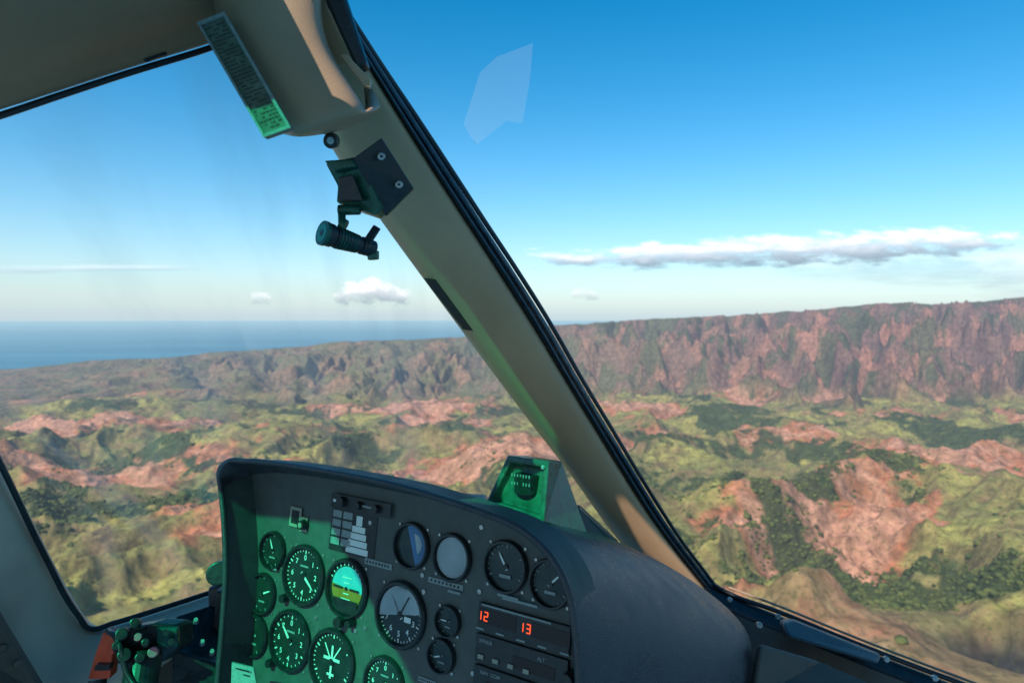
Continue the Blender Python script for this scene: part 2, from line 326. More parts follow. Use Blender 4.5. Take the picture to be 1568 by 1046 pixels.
for u,v,hp,ty in G:
    s,t,d=loc(u,v); r=hp*d/(2*F)*1.0; M=fm(s,t)
    bez.lathe(M,[(r*1.14,0),(r*1.14,.005),(r*1.09,.008),(r*1.0,.008),(r*.97,.002)])
    for k in range(4):
        a=math.pi/4+k*math.pi/2; c=M@Vector((math.cos(a)*r*1.28,math.sin(a)*r*1.28,0)); scr.cyl(c,c+nn*.0016,.0019,n=10)
    disc(dial,M,r*.99,.0018)
    if ty in 'sgavkd':
        n={'s':14,'g':36,'a':40,'v':24,'k':24,'d':36}[ty]
        for k in range(n):
            if ty=='k' and k in (9,10,11,12): continue
            a=2*math.pi*k/n; L=.14 if k%(n//6 if ty!='a' else 4)==0 else .07
            Mr=M@Matrix.Rotation(a,4,'Z'); rect(tag if ty=='k' or ty=='s' else wh,Mr,0,r*(.93-L/2),r*(.03 if L<.1 else .05),r*L,.0022)
        if ty in 'gav':
            for k in range(10 if ty=='a' else 8):
                a=-2*math.pi*k/(10 if ty=='a' else 8); 
                text(s+math.sin(-a)*r*.64,t+math.cos(a)*r*.64,.0026,str(k),r*.27)
        a=random.uniform(-2.4,2.4); Mr=M@Matrix.Rotation(a,4,'Z')
        if ty!='d':
            p=[Mr@Vector(q_) for q_ in ((-r*.06,-r*.15,.003),(r*.06,-r*.15,.003),(r*.04,r*.5,.003),(0,r*.75,.003),(-r*.04,r*.5,.003))]; wh.prism(p,nn*.0004)
        disc(blk,M,r*.12,.004)
        if ty in 's': rect(tag,M,0,-r*.42,r*.5,r*.10,.0025)
        if ty in 'gv': rect(tag,M,0,r*.33,r*.45,r*.07,.0025)
        if ty=='a':
            disc(glare,M@Matrix.Rotation(.2,4,'Z'),r*.95,.0034,24,0,math.pi); rect(wh,M,r*.35,-r*.1,r*.3,r*.18,.003)
            rect(blk,M@Matrix.Rotation(-.5,4,'Z'),0,r*.35,r*.05,r*.8,.0040)
        if ty=='k':
            rect(tag,M,0,-r*.4,r*.6,r*.14,.003)
        if ty=='d':
            rect(wh,M,0,0,r*.09,r*1.1,.003); rect(wh,M,0,r*.1,r*.8,r*.10,.0031); rect(wh,M,0,-r*.42,r*.35,r*.08,.0031)
            for sg in(-1,1): rect(wh,M@Matrix.Rotation(sg*.6,4,'Z'),0,r*.4,r*.05,r*.6,.0032)
    if ty=='h':
        disc(skyb,M@Matrix.Rotation(-.1,4,'Z'),r*.82,.0026,24,0,math.pi); disc(yel,M@Matrix.Rotation(math.pi-.1,4,'Z'),r*.82,.0026,24,0,math.pi)
        for k in(-2,-1,1,2): rect(wh,M,0,k*r*.2,r*(.5 if k%2==0 else .3),r*.04,.0032)
        rect(blk,M,-r*.45,0,r*.5,r*.08,.004); rect(blk,M,r*.45,0,r*.5,r*.08,.004); disc(blk,M,r*.07,.0044)
        rect(blk,M,0,-r*.66,r*1.3,r*.5,.0036)
        for k in range(11): rect(wh,M@Matrix.Rotation(-1.2+k*.24,4,'Z'),0,r*.9,r*.04,r*.09,.003)
        k=fm(s,t-r*1.22,0); bez.lathe(k,[(r*.22,0),(r*.2,.016),(0.0001,.016)],20)
        k=fm(s+r*.5,t-r*1.18,0); bez.lathe(k,[(r*.16,0),(r*.14,.014),(0.0001,.014)],20)
    if ty=='b':
        disc(blu_glare,M@Matrix.Rotation(-1.2,4,'Z'),r*.95,.0026,24,0,math.pi); disc(glare,fm(s+r*.15,t+r*.1),r*.5,.0030,24,-1.0,1.6)
    if ty=='w':
        disc(glare,M,r*.93,.0026)
    if ty in 'gv':
        k=fm(s-r*.85,t-r*1.0,0); bez.lathe(k,[(r*.17,0),(r*.15,.012),(0.0001,.012)],20)
def L2(u,v): s,t,_=loc(u,v); return s,t
for u,v,w,l in ((580,863,.052,.008),(683,893,.058,.007),(655,1042,.03,.006),(812,1000,.02,.004)):
    s,t=L2(u,v); rect(tag,fm(s,t),0,0,w,l,.001)
    for k in range(8): rect(blk,fm(s,t),-w*.4+k*w*.11,0,w*.05,l*.4,.0016)
s,t=L2(541,815); M=fm(s,t)
rect(blk,M,0,0,.092,.062,.0008)
for i in range(4):
    rect(tag,M,-.034,.022-i*.013,.018,.010,.0016)
    rect(tag,M,-.012,.022-i*.013,.019,.010,.0016)
for i in range(4): rect(wh,M,.012,.006-i*.010,.026+i*.006,.0085,.0016)
rect(wh,M,.012,.018,.012,.014,.0016)
s,t=L2(556,773); M=fm(s,t); rect(blk,M,0,0,.12,.020,.006)
for k,(x,r) in enumerate(((-.035,.008),(.0,.006),(.035,.006))): bez.lathe(fm(s+x,t),[(r,.006),(r*.9,.014),(.0001,.014)],18)
rect(wh,M,-.05,0,.008,.004,.0072); rect(tag,M,.02,0,.03,.003,.0072)
s,t=L2(455,791); M=fm(s,t); rect(crm,M,0,0,.026,.030,.003); rect(blk,M,0,0,.017,.020,.0036); rect(crm,M,.02,-.008,.016,.022,.003)
bez.lathe(fm(s+.022,t-.008),[(.008,.003),(.007,.012),(.0001,.012)],18); disc(crm,fm(s+.022,t-.008),.004,.0125)
for u,v in ((738,807),(485,945),(380,850),(568,800),(650,905),(735,905),(560,960),(420,1010),(455,835),(725,1030),(800,845),(362,1010),(545,965),(648,880)):
    s,t=L2(u,v); c=W(s,t,0); scr.cyl(c,c+nn*.002,.0034,.003,n=14)
s0,t0=L2(738,918); s1,_=L2(877,950)
wR=s1-s0; cx=(s0+s1)/2
def unit(y,hh,th=.006): rect(blk,fm(cx,t0-y-hh/2),0,0,wR,hh-.003,0,th)
unit(0,.036); unit(.037,.036); unit(.074,.055); unit(.130,.05); unit(.181,.05)
def seg7(s,t,h,ch,sz):
    segs={'1':'bc','2':'abged','3':'abgcd','5':'afgcd','8':'abcdefg','0':'abcdef','7':'abc'}[ch]
    w=sz*.5; p={'a':(0,sz/2,w,0),'g':(0,0,w,0),'d':(0,-sz/2,w,0),'b':(w/2,sz/4,0,1),'c':(w/2,-sz/4,0,1),'f':(-w/2,sz/4,0,1),'e':(-w/2,-sz/4,0,1)}
    for k in segs:
        x,y,_,vt=p[k]; rect(led,fm(s,t),x,y,sz*.13 if vt else w,sz*.5 if vt else sz*.13,h)
rect(red,fm(cx-.035,t0-.016),0,0,wR*.42,.017,.0062); rect(red,fm(cx+.04,t0-.016),0,0,wR*.40,.017,.0062)
seg7(cx-.062,t0-.016,.0068,'1',.010); seg7(cx-.052,t0-.016,.0068,'2',.010)
seg7(cx+.000,t0-.016,.0068,'1',.010); seg7(cx+.010,t0-.016,.0068,'3',.010)
for k in range(5): rect(tag,fm(cx-.06+k*.03,t0-.032),0,0,.012,.0022,.0064)
rect(tag,fm(cx-.01,t0-.003),0,0,.1,.0022,.0064)
text(cx-.05,t0-.046,.0066,'XPNDR',.006,M_tag); text(cx+.03,t0-.046,.0066,'ALT',.006,M_tag)
rect(red,fm(cx+.02,t0-.058),0,0,wR*.45,.014,.0062)
for k in range(4): crm_s=cx-.055+k*.022; rect(crm,fm(crm_s,t0-.064),0,0,.008,.005,.0064,.002)
bez.lathe(fm(cx+.07,t0-.056),[(.009,.006),(.008,.02),(.0001,.02)],20)
text(cx-.04,t0-.082,.0066,'NAV  COM',.006,M_tag); rect(red,fm(cx,t0-.098),0,0,wR*.7,.016,.0062)
for k in range(6): rect(tag,fm(cx-.065+k*.022,t0-.115),0,0,.013,.003,.0064)
for k in range(6): rect(crm,fm(cx-.066+k*.021,t0-.143),0,0,.014,.010,.0064,.002)
for k in range(6): rect(blk,fm(cx-.066+k*.021,t0-.143),0,0,.006,.005,.0086)
for k in range(5): rect(tag,fm(cx-.06+k*.025,t0-.157),0,0,.015,.003,.0064)
rect(crm,fm(cx+.07,t0-.122),0,0,.012,.010,.0064,.002)
for u,v,w in ((782,912,.03),(800,920,.05),(620,900,.015),(425,870,.012),(700,905,.02)): rect(tag,fm(*L2(u,v)),0,0,w,.003,.0066)
bez.out('gauge_bezels',M_blk,pn,smooth=False); dial.out('gauge_dials',M_dial,pn); wh.out('white_markings',M_wht,pn); glare.out('painted_dial_reflections',M_glare,pn)
blu_glare.out('painted_blue_reflection',M_blu_glare,pn); skyb.out('attitude_sky',M_sky,pn); yel.out('attitude_ground',M_yel,pn); scr.out('panel_screws',M_scr,pn)
tag.out('label_strips',M_tag,pn); blk.out('black_parts',M_blk,pn); red.out('display_windows',M_red,pn); led.out('display_digits',M_led,pn); crm.out('buttons',M_cream,pn)
mb=MB(); mb.cyl(P(345,876,1.12),P(333,878,1.07),.022,.018,24); mb.prism([P(330,905,1.12),P(350,905,1.12),P(350,1000,1.1),P(322,1000,1.1)],Vector((0,.05,0)))
mb.out('side_switch_housing',M_blk,pn,bevel=.003)
# ================================================================== COMPASS
cp=empty('magnetic_compass')
f=[P(742,772,.95),P(832,800,.89),P(841,706,.91),P(777,697,.96)]
b=[P(800,775,1.06),P(902,822,.99),P(860,706,.98),P(802,697,1.02)]
me=bpy.data.meshes.new('housing'); bm=bmesh.new(); V=[bm.verts.new(p) for p in f+b]
fr=bm.faces.new((V[0],V[1],V[2],V[3])); side=bm.faces.new((V[1],V[5],V[6],V[2])); bm.faces.new((V[3],V[2],V[6],V[7])); bm.faces.new((V[5],V[4],V[7],V[6])); bm.faces.new((V[4],V[0],V[3],V[7])); bm.faces.new((V[0],V[4],V[5],V[1]))
bmesh.ops.recalc_face_normals(bm,faces=bm.faces)
bmesh.ops.inset_individual(bm,faces=[fr],thickness=.012,depth=0); bmesh.ops.inset_individual(bm,faces=[fr],thickness=.002,depth=-.014)
bm.to_mesh(me); bm.free(); me.materials.append(M_comp); o=bpy.data.objects.new('housing',me); SC.collection.objects.link(o); o.parent=cp
m_=o.modifiers.new('b','BEVEL'); m_.width=.0025; m_.segments=3; m_.limit_method='ANGLE'; m_.angle_limit=.4
n1=(f[1]-f[0]).cross(f[3]-f[0]).normalized(); 
if n1.dot(f[0])>0: n1=-n1
cen=bil([f[3],f[2],f[1],f[0]],.52,.42)
mb=MB(); mb.cyl(cen-n1*.012-Vector((0,0,.012)),cen-n1*.012+Vector((0,0,.012)),.018,.018,24); mb.out('compass_card',M_dial,cp)
mb=MB()
for k in range(7):
    for j in range(2):
        c=cen+n1*.0065+ex*(-.014+k*.0046)+Vector((0,0,.004-j*.011)); mb.prism([c,c+ex*.0020,c+ex*.0020+Vector((0,0,.004)),c+Vector((0,0,.004))],n1*.0004)
mb.out('card_lettering',M_tag,cp)
mb=MB(); c0=bil([f[3],f[2],f[1],f[0]],.90,.12); mb.cyl(c0,c0+n1*.003,.003,n=16); mb.out('adjust_screw',M_scr,cp)
mb=MB(); mb.prism([P(702,764,1.0),P(745,766,.98),P(748,785,.98),P(700,780,1.0)],Vector((0,.04,0)));mb.prism([P(885,770,1.0),P(950,830,1.1),P(945,850,1.1),P(890,825,1.0)],Vector((0,.04,-.01)));mb.out('mount_base',M_blk,cp,bevel=.006)
# ================================================================== LOWER RIGHT FRAME
lf=empty('windshield_sill')
S=[(1075,885,1.30),(1110,908,1.28),(1190,938,1.24),(1300,983,1.19),(1400,1022,1.15),(1480,1052,1.12),(1750,1160,1.03)]
rowA=[P(*x) for x in S]; rowB=[P(u-2,v+12,d-.012) for u,v,d in S]; rowC=[P(u-4,v+26,d-.03) for u,v,d in S]
rowD=[P(u-30,v+50,d-.05)+Vector((0,0,-.02)) for u,v,d in S]; rowE=[P(u-80,v+160,d-.1) for u,v,d in S]; rowF=[P(u-100,v+360,d-.15) for u,v,d in S]
loft('sill_trim',[rowC,rowD,rowE,rowF],M_drk,lf,sub=2)
loft('sill_strip',[[p+Vector((0,.02,-.01)) for p in rowA],rowA,rowB,rowC,[p+Vector((0,.01,-.03)) for p in rowC]],M_blk,lf,sub=1)
tube('glass_seal',[p+Vector((0,0,.003)) for p in rowA],.0042,M_rub,lf)
tube('outer_lip',[P(u+6,v-9,d+.02) for u,v,d in S[1:]],.0022,M_cov,lf)
mb=MB()
for u,v,d in ((1162,957,1.10),(1191,944,1.22),(1272,976,1.19),(1356,1009,1.15),(1430,1038,1.12),(1117,918,1.26)):
    c=P(u,v,d-.004); mb.cyl(c,c+Vector((-.001,-.006,.003)),.0056,.0045,16)
mb.out('sill_screws',M_scr,lf,bevel=.0008)
mb=MB(); mb.prism([P(1198,952,1.14),P(1212,946,1.16),P(1352,1002,1.11),P(1348,1018,1.08),P(1205,975,1.11)],Vector((.01,.05,-.02))); mb.out('vent_cover',M_hood,lf,bevel=.008,seg=4)
mb=MB(); mb.prism([P(1165,985,1.02),P(1250,1010,1.05),P(1262,1016,1.05),P(1400,1075,1.0),P(1150,1075,.97)],Vector((0,.02,-.01))); mb.out('lower_trim_lip',M_drk,lf,bevel=.006,seg=4)
# ================================================================== LOWER LEFT FRAME
df=empty('door_frame')
Aq=[(-150,420,.95),(-80,562,.98),(0,716,1.02),(68,856,1.08),(118,945,1.12),(140,966,1.14),(170,958,1.16),(235,938,1.2),(345,902,1.27)]
Bq=[(-165,470,.93),(-98,612,.96),(-20,768,1.0),(42,900,1.06),(85,985,1.10),(130,1010,1.12),(180,985,1.13),(240,962,1.17),(345,922,1.24)]
Cq=[(-200,560,.9),(-140,720,.92),(-60,870,.95),(0,970,1.0),(45,1060,1.03),(110,1090,1.05),(190,1060,1.08),(250,1000,1.12),(345,960,1.2)]
rA=[P(*x) for x in Aq]; 
loft('frame_trim',[[p+Vector((-.01,.03,-.01)) for p in rA],rA,[P(*x) for x in Bq],[P(*x) for x in Cq],[P(*x)+Vector((-.02,.03,-.03)) for x in Cq]],M_frame,df,sub=2)
tube('frame_seal',[p+Vector((.002,0,.004)) for p in rA],.0046,M_rub,df)
tube('frame_seam',[P(-60,880,.93),P(0,975,.985),P(45,1062,1.01)],.004,M_rub,df)
mb=MB(); mb.prism([P(-300,760,.85),P(-150,700,.9),P(60,1050,.98),P(80,1300,.9),P(-300,1300,.8)],Vector((0,.01,0))); mb.out('door_trim',M_drk,df,bevel=.003)
mb=MB()
for u,v in ((28,1016),(4,992)): mb.cyl(P(u,v,.955),P(u,v,.948),.006,.005,16)
mb.out('door_screws',M_drk,df,bevel=.001)
mb=MB(); mb.prism([P(60,1060,1.1),P(130,1000,1.15),P(345,925,1.22),P(345,1300,1.1),P(60,1300,1.0)],Vector((0,.05,0))); mb.out('side_wall',M_drk,df,bevel=.003)
# ================================================================== CONSOLE
co=empty('side_console')
mb=MB(); mb.prism([P(268,942,1.08),P(322,925,1.14),P(345,960,1.12),P(330,1010,1.06),P(275,990,1.05)],Vector((.01,.05,-.03)))
mb.prism([P(262,992,1.02),P(335,1015,1.04),P(335,1046,1.02),P(300,1120,1.0),P(262,1046,1.0)],Vector((0,.06,-.02))); mb.prism([P(318,900,1.16),P(345,895,1.16),P(350,1200,1.10),P(322,1200,1.1)],Vector((0,.06,0)))
mb.out('console_box',M_blk,co,bevel=.004,seg=3)
mb=MB()
for u,v in ((285,960),(300,952),(292,975),(310,985),(325,1000),(290,1010)): mb.cyl(P(u,v,1.045),P(u,v-4,1.03),.004,.003,12)
mb.out('switches',M_tag,co)
mb=MB(); mb.prism([P(355,1014,.99),P(388,1022,.98),P(402,1100,.95),P(352,1100,.96)],Vector((0,.003,0))); mb.out('note_card',M_tag,co)
mb=MB(); 
for k in range(5): mb.prism([P(361,1022+k*7,.985),P(382,1027+k*7,.975),P(382,1029+k*7,.975),P(361,1024+k*7,.985)],Vector((0,.0005,0)))
mb.out('note_text',M_blk,co)
# ================================================================== GRIP
cg=empty('collective_grip')
mb=MB()
mb.cyl(P(205,1100,.93),P(222,1000,.98),.022,.024,24); mb.prism([P(178,965,.97),P(232,955,.985),P(270,958,1.0),P(272,992,1.0),P(236,1020,.99),P(190,1025,.97),P(172,1000,.965)],Vector((.01,.035,-.005)))
mb.out('grip_body',M_blk,cg,bevel=.006,seg=4)
mb=MB(); mb.prism([P(238,962,.985),P(271,963,.995),P(272,990,.995),P(240,992,.985)],Vector((0,.01,0))); mb.out('switch_block',M_greenlit,cg,bevel=.002)
mb=MB()
for u,v in ((254,968),(262,982)): mb.cyl(P(u,v,.985),P(u,v,.975),.005,.0045,14)
mb.out('switch_caps',M_blk,cg)
mb=MB()
for u,v,r in ((235,998,.008),(212,975,.006)): mb.cyl(P(u,v,.975),P(u-1,v,.955),r,r*.85,16)
mb.out('pink_buttons',M_pink,cg,bevel=.001)
mb=MB()
for u,v,r in ((188,972,.010),(192,1004,.011),(216,1008,.008),(208,955,.008),(180,990,.007),(224,985,.006)): mb.cyl(P(u,v,.97),P(u-2,v-2,.942),r,r*.8,16)
mb.out('trim_hats',M_blk,cg,bevel=.0015)
tube('cable',[P(165,965,.98),P(180,980,.95),P(195,1030,.94),P(215,1060,.93)],.004,M_blk,cg)
th=empty('throttle_lever')
mb=MB(); mb.prism([P(158,966,1.0),P(180,972,.99),P(182,985,.985),P(172,1004,.98),P(168,1040,.97),P(134,1040,.98),P(144,1005,.99)],Vector((0,.02,0))); mb.out('lever_handle',M_org,th,bevel=.003,seg=3)
mb=MB(); mb.prism([P(146,1018,.975),P(168,1018,.968),P(167,1026,.968),P(144,1026,.975)],Vector((0,.01,0))); mb.cyl(P(150,1040,.985),P(140,1150,.95),.012,.012,16); mb.out('lever_grip_ridge',M_blk,th)
# ================================================================== GLASS
ws=empty('windshield')
def gl(name,px,m,dd=0): return obj(name,[P(u,v,d+dd) for u,v,d in px],[tuple(range(len(px)))],m,ws)
gl('right_pane',[(480,-80,.70),(1800,-400,.75),(1900,1160,1.10),(1480,1052,1.14),(1110,908,1.30),(1085,900,1.30)],M_glass)
gl('left_pane',[(350,50,.70),(-260,240,.50),(-150,420,.97),(0,716,1.05),(140,968,1.16),(345,902,1.3),(950,830,1.28),(480,190,.82)],M_glassL)
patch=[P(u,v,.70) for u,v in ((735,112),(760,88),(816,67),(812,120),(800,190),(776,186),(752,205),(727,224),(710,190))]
obj('reflection_patch',patch,[tuple(range(9))],M_refl,ws)
# ================================================================== TERRAIN
def _h(ix,iy,seed):
    ix=ix.astype(np.int64).astype(np.uint64); iy=iy.astype(np.int64).astype(np.uint64)
    h=(ix*np.uint64(374761393)+iy*np.uint64(668265263)+np.uint64(seed*974711+12345))&np.uint64(0xffffffff)
    h=((h^(h>>np.uint64(13)))*np.uint64(1274126177))&np.uint64(0xffffffff); h=h^(h>>np.uint64(16))
    return h.astype(np.float64)/4294967296.0*2*np.pi
def perlin(x,y,seed=0):
    xi=np.floor(x); yi=np.floor(y); xf=x-xi; yf=y-yi
    u=xf*xf*xf*(xf*(xf*6-15)+10); v=yf*yf*yf*(yf*(yf*6-15)+10)
    def g(a,b):
        t=_h(xi+a,yi+b,seed); return np.cos(t)*(xf-a)+np.sin(t)*(yf-b)
    return ((g(0,0)*(1-u)+g(1,0)*u)*(1-v)+(g(0,1)*(1-u)+g(1,1)*u)*v)*1.5
def fbm(x,y,o=4,seed=0,g=.5):
    s=0;a=1;n=0
    for k in range(o): s=s+a*perlin(x*2**k,y*2**k,seed+k); n+=a; a*=g
    return s/n
def ridged(x,y,o=4,seed=0,g=.5):
    s=0;a=1;n=0
    for k in range(o): s=s+a*(1-np.abs(perlin(x*2**k,y*2**k,seed+k))*1.6); n+=a; a*=g
    return s/n
sm=lambda e0,e1,x:(lambda t:t*t*(3-2*t))(np.clip((x-e0)/(e1-e0),0,1))
RX,RY=735,985      # canyon drop on the near right
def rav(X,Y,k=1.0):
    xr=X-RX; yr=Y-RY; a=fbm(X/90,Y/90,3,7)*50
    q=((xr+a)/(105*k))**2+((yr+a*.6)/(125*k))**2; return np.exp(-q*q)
def height(X,Y):
    t=X/Y
    zb=np.interp(Y,[200,600,900,1300,2000,3500,5000,5800],[-300,-375,-412,-455,-505,-550,-565,-600])
    wx=fbm(X/900,Y/900,3,50)*300; wy=fbm(X/900,Y/900,3,60)*300
    rg=ridged((X+wx)/620,(Y+wy)/900,5,3,.45)
    amp=np.interp(Y,[300,900,2000,3500,5500],[30,62,88,62,45])
    n=(rg-.62)*amp*2.2+ fbm(X/1500,Y/1100,3,80)*60
    a=.75; xr=(X+wx*.4)*math.cos(a)-(Y+wy*.4)*math.sin(a); yr=(X+wx*.4)*math.sin(a)+(Y+wy*.4)*math.cos(a)
    n+= (ridged(xr/230,yr/680,4,117,.42)-.6)*np.interp(Y,[300,1200,2200,3500],[46,74,52,30])
    n+= (ridged((X+wx*.5)/110,(Y+wy*.5)/110,3,17)-.6)*np.interp(Y,[300,3000],[9,12])
    # calm, lower ground along the near edge of the canyon drop so the view falls into it
    flat=np.exp(-(((X-640)/230)**2+((Y-800)/230)**2)**2)
    z=zb+n*(1-.8*flat)-45*flat
    z+=42*np.exp(-(((X-470)/130)**2+((Y-960)/140)**2))
    z=z-62*rav(X,Y)
    u=784+F*t
    st=np.interp(u,[-400,-200,0,340,500,700,850,1000,1200,1400,1568,1900],[-.090,-.083,-.0735,-.050,-.0375,-.0275,-.0085,-.002,.0105,.020,.0280,.036])
    D1=7600+fbm(t*2.2,t*0,3,5)*900; zt=st*7600+fbm(X/900,X*0+1.3,5,33)*55+fbm(X/160,Y/160,3,35)*12
    gul=ridged((X+wx*1.3)/620,(Y+wy*1.2)/1500,5,21,.5)
    D0=D1-3100-400*fbm(X/900,X*0,3,9)
    s=np.clip((Y-D0-(gul-.6)*-1400)/(D1-D0),0,1); s2=s**.9
    hh=np.maximum(zt-zb,30); bell=np.clip(s*(1-s)*4,0,1)**.7
    zc=zb+hh*s2+(gul-.75)*hh*.74*bell+(ridged((X+wx*.8)/260,(Y+wy*.6)/420,4,44,.45)-.62)*hh*.36*bell
    mixc=sm(0,.2,s); z=z*(1-mixc)+zc*mixc
    beyond=Y>D1
    zz=zt-(Y-D1)*.115+fbm(X/800,Y/800,3,70)*20*sm(0,800,Y-D1)
    z=np.where(beyond,zz,z)
    return np.maximum(z,-1040),s,gul
NT,NY=1050,900
tt=np.linspace(-1.05,1.05,NT); yy=np.exp(np.linspace(math.log(330),math.log(13500),NY))
TT,YY=np.meshgrid(tt,yy); X=TT*YY; Y=YY
Z,S_,GU=height(X,Y)
co_=np.stack([X,Y,Z],-1).reshape(-1,3).astype(np.float32)
idx=np.arange(NT*NY).reshape(NY,NT)
fq=np.stack([idx[:-1,:-1],idx[:-1,1:],idx[1:,1:],idx[1:,:-1]],-1).reshape(-1,4)
me=bpy.data.meshes.new('canyon_terrain'); me.vertices.add(len(co_)); me.vertices.foreach_set('co',co_.ravel())
me.loops.add(fq.size); me.loops.foreach_set('vertex_index',fq.ravel().astype(np.int32)); me.polygons.add(len(fq))
me.polygons.foreach_set('loop_start',np.arange(0,fq.size,4,dtype=np.int32)); me.polygons.foreach_set('use_smooth',np.ones(len(fq),bool))
me.update(calc_edges=True)
def vegmask(X,Y): return fbm(X/480,Y/480,5,90,.55)+.30*fbm(X/60,Y/80,3,95)
c3=lambda *a: np.array(a)
red_=c3(.49,.16,.08); pink=c3(.60,.30,.19); olive=c3(.225,.21,.07); yg=c3(.38,.34,.09); dk=c3(.04,.065,.026); brown=c3(.27,.165,.085)
def L_(a,b,m):
    return a*(1-m[...,None])+b*m[...,None]
one=np.ones(X.shape+(3,))
u_=784+F*TT; rt=sm(500,1300,u_)
n1_=fbm(X/900,Y/760,5,101,.55); n2_=fbm(X/380,Y/300,5,120,.6); n3_=fbm(X/90,Y/90,4,140,.6); n4_=fbm(X/200,Y/160,4,150,.6); vm=vegmask(X,Y)
dX=np.gradient(Z,axis=1)/np.gradient(X,axis=1); dY=np.gradient(Z,axis=0)/np.gradient(Y,axis=0); slope=np.sqrt(dX**2+dY**2)
col=olive*one
col=L_(col,brown,sm(-.05,.3,n3_)*.75); col=L_(col,yg,sm(-.03,.22,n2_)*.8)
nearR=np.exp(-(((X-520)/230)**2+((Y-930)/230)**2))
rr=n1_+.20*n4_+.14*n3_+.06*rt+.22*nearR
col=L_(col,red_,sm(.105,.185,rr)*.93); col=L_(col,pink,sm(.17,.29,rr+.09*n3_-.16*nearR)*.85)
col=L_(col,c3(.32,.17,.10)*one,nearR*.7)
col=L_(col,brown*.8,sm(.4,.9,slope)*.45)
col=L_(col,dk,sm(.09,.19,vm-.2*np.clip(n1_,0,1)+.04*rt-.25*nearR)*.92)
drop_shade=np.clip(rav(X,Y,1.05)*1.25,0,1); col=L_(col,c3(.028,.030,.036)*one,drop_shade*.95)  # shade in the drop painted as near-black ground colour
cl=sm(0,.2,S_)*(Y<9500)
rock=L_(c3(.21,.115,.09)*one,c3(.37,.17,.115)*one,sm(-.02,.2,fbm(X/300,Y/260,4,160)+.15*n3_))
rock=L_(rock,c3(.07,.095,.042)*one,sm(-.04,.12,fbm(X/300,Y/340,5,170,.6)+.12*(S_>.93)+.04*(1-rt)-.01+.25*(.72-GU))*.8)
rock=L_(rock,c3(.23,.20,.10)*one,(1-rt)*.5)
col=L_(col,rock,cl)
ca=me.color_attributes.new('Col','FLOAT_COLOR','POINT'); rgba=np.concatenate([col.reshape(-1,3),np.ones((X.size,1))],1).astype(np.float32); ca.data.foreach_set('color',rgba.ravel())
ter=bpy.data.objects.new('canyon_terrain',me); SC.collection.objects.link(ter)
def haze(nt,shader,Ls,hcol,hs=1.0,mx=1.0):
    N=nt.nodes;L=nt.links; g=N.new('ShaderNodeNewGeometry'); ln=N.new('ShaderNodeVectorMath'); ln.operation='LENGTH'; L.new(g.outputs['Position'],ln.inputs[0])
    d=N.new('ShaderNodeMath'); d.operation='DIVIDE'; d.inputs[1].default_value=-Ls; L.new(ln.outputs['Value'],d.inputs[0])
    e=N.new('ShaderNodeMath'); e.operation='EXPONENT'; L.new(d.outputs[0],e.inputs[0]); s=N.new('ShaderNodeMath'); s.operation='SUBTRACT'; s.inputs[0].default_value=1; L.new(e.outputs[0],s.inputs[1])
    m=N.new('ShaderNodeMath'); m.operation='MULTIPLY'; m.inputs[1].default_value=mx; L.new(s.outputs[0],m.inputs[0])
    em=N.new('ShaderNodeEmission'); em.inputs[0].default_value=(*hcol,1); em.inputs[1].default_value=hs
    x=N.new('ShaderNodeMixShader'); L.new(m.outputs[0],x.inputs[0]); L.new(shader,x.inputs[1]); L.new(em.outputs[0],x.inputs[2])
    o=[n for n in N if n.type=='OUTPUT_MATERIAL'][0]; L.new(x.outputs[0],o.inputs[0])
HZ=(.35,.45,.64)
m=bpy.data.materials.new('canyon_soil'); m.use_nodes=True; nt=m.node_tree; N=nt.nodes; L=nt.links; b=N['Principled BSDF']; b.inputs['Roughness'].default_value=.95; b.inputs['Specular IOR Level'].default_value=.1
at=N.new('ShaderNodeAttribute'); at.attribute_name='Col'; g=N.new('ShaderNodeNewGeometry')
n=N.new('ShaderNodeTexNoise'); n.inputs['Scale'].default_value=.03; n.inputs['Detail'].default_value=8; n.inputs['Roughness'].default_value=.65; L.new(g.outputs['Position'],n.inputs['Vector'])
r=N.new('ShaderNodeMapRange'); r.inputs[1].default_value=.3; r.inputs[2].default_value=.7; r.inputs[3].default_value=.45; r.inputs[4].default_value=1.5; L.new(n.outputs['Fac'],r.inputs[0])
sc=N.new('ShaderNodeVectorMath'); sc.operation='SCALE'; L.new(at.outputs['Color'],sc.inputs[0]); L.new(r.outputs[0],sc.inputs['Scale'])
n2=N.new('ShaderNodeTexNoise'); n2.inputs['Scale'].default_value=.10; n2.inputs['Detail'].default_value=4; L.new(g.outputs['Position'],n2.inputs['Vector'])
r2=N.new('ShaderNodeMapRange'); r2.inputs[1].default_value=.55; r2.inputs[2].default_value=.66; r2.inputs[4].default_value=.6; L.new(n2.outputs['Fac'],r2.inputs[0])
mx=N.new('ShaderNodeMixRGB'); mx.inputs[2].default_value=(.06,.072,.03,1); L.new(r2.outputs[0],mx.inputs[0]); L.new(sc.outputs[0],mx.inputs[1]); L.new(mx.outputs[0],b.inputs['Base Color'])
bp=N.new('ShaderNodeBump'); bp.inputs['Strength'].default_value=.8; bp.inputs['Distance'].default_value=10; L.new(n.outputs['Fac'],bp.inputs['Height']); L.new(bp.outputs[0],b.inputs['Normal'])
haze(nt,b.outputs[0],20000,HZ,.85); me.materials.append(m)
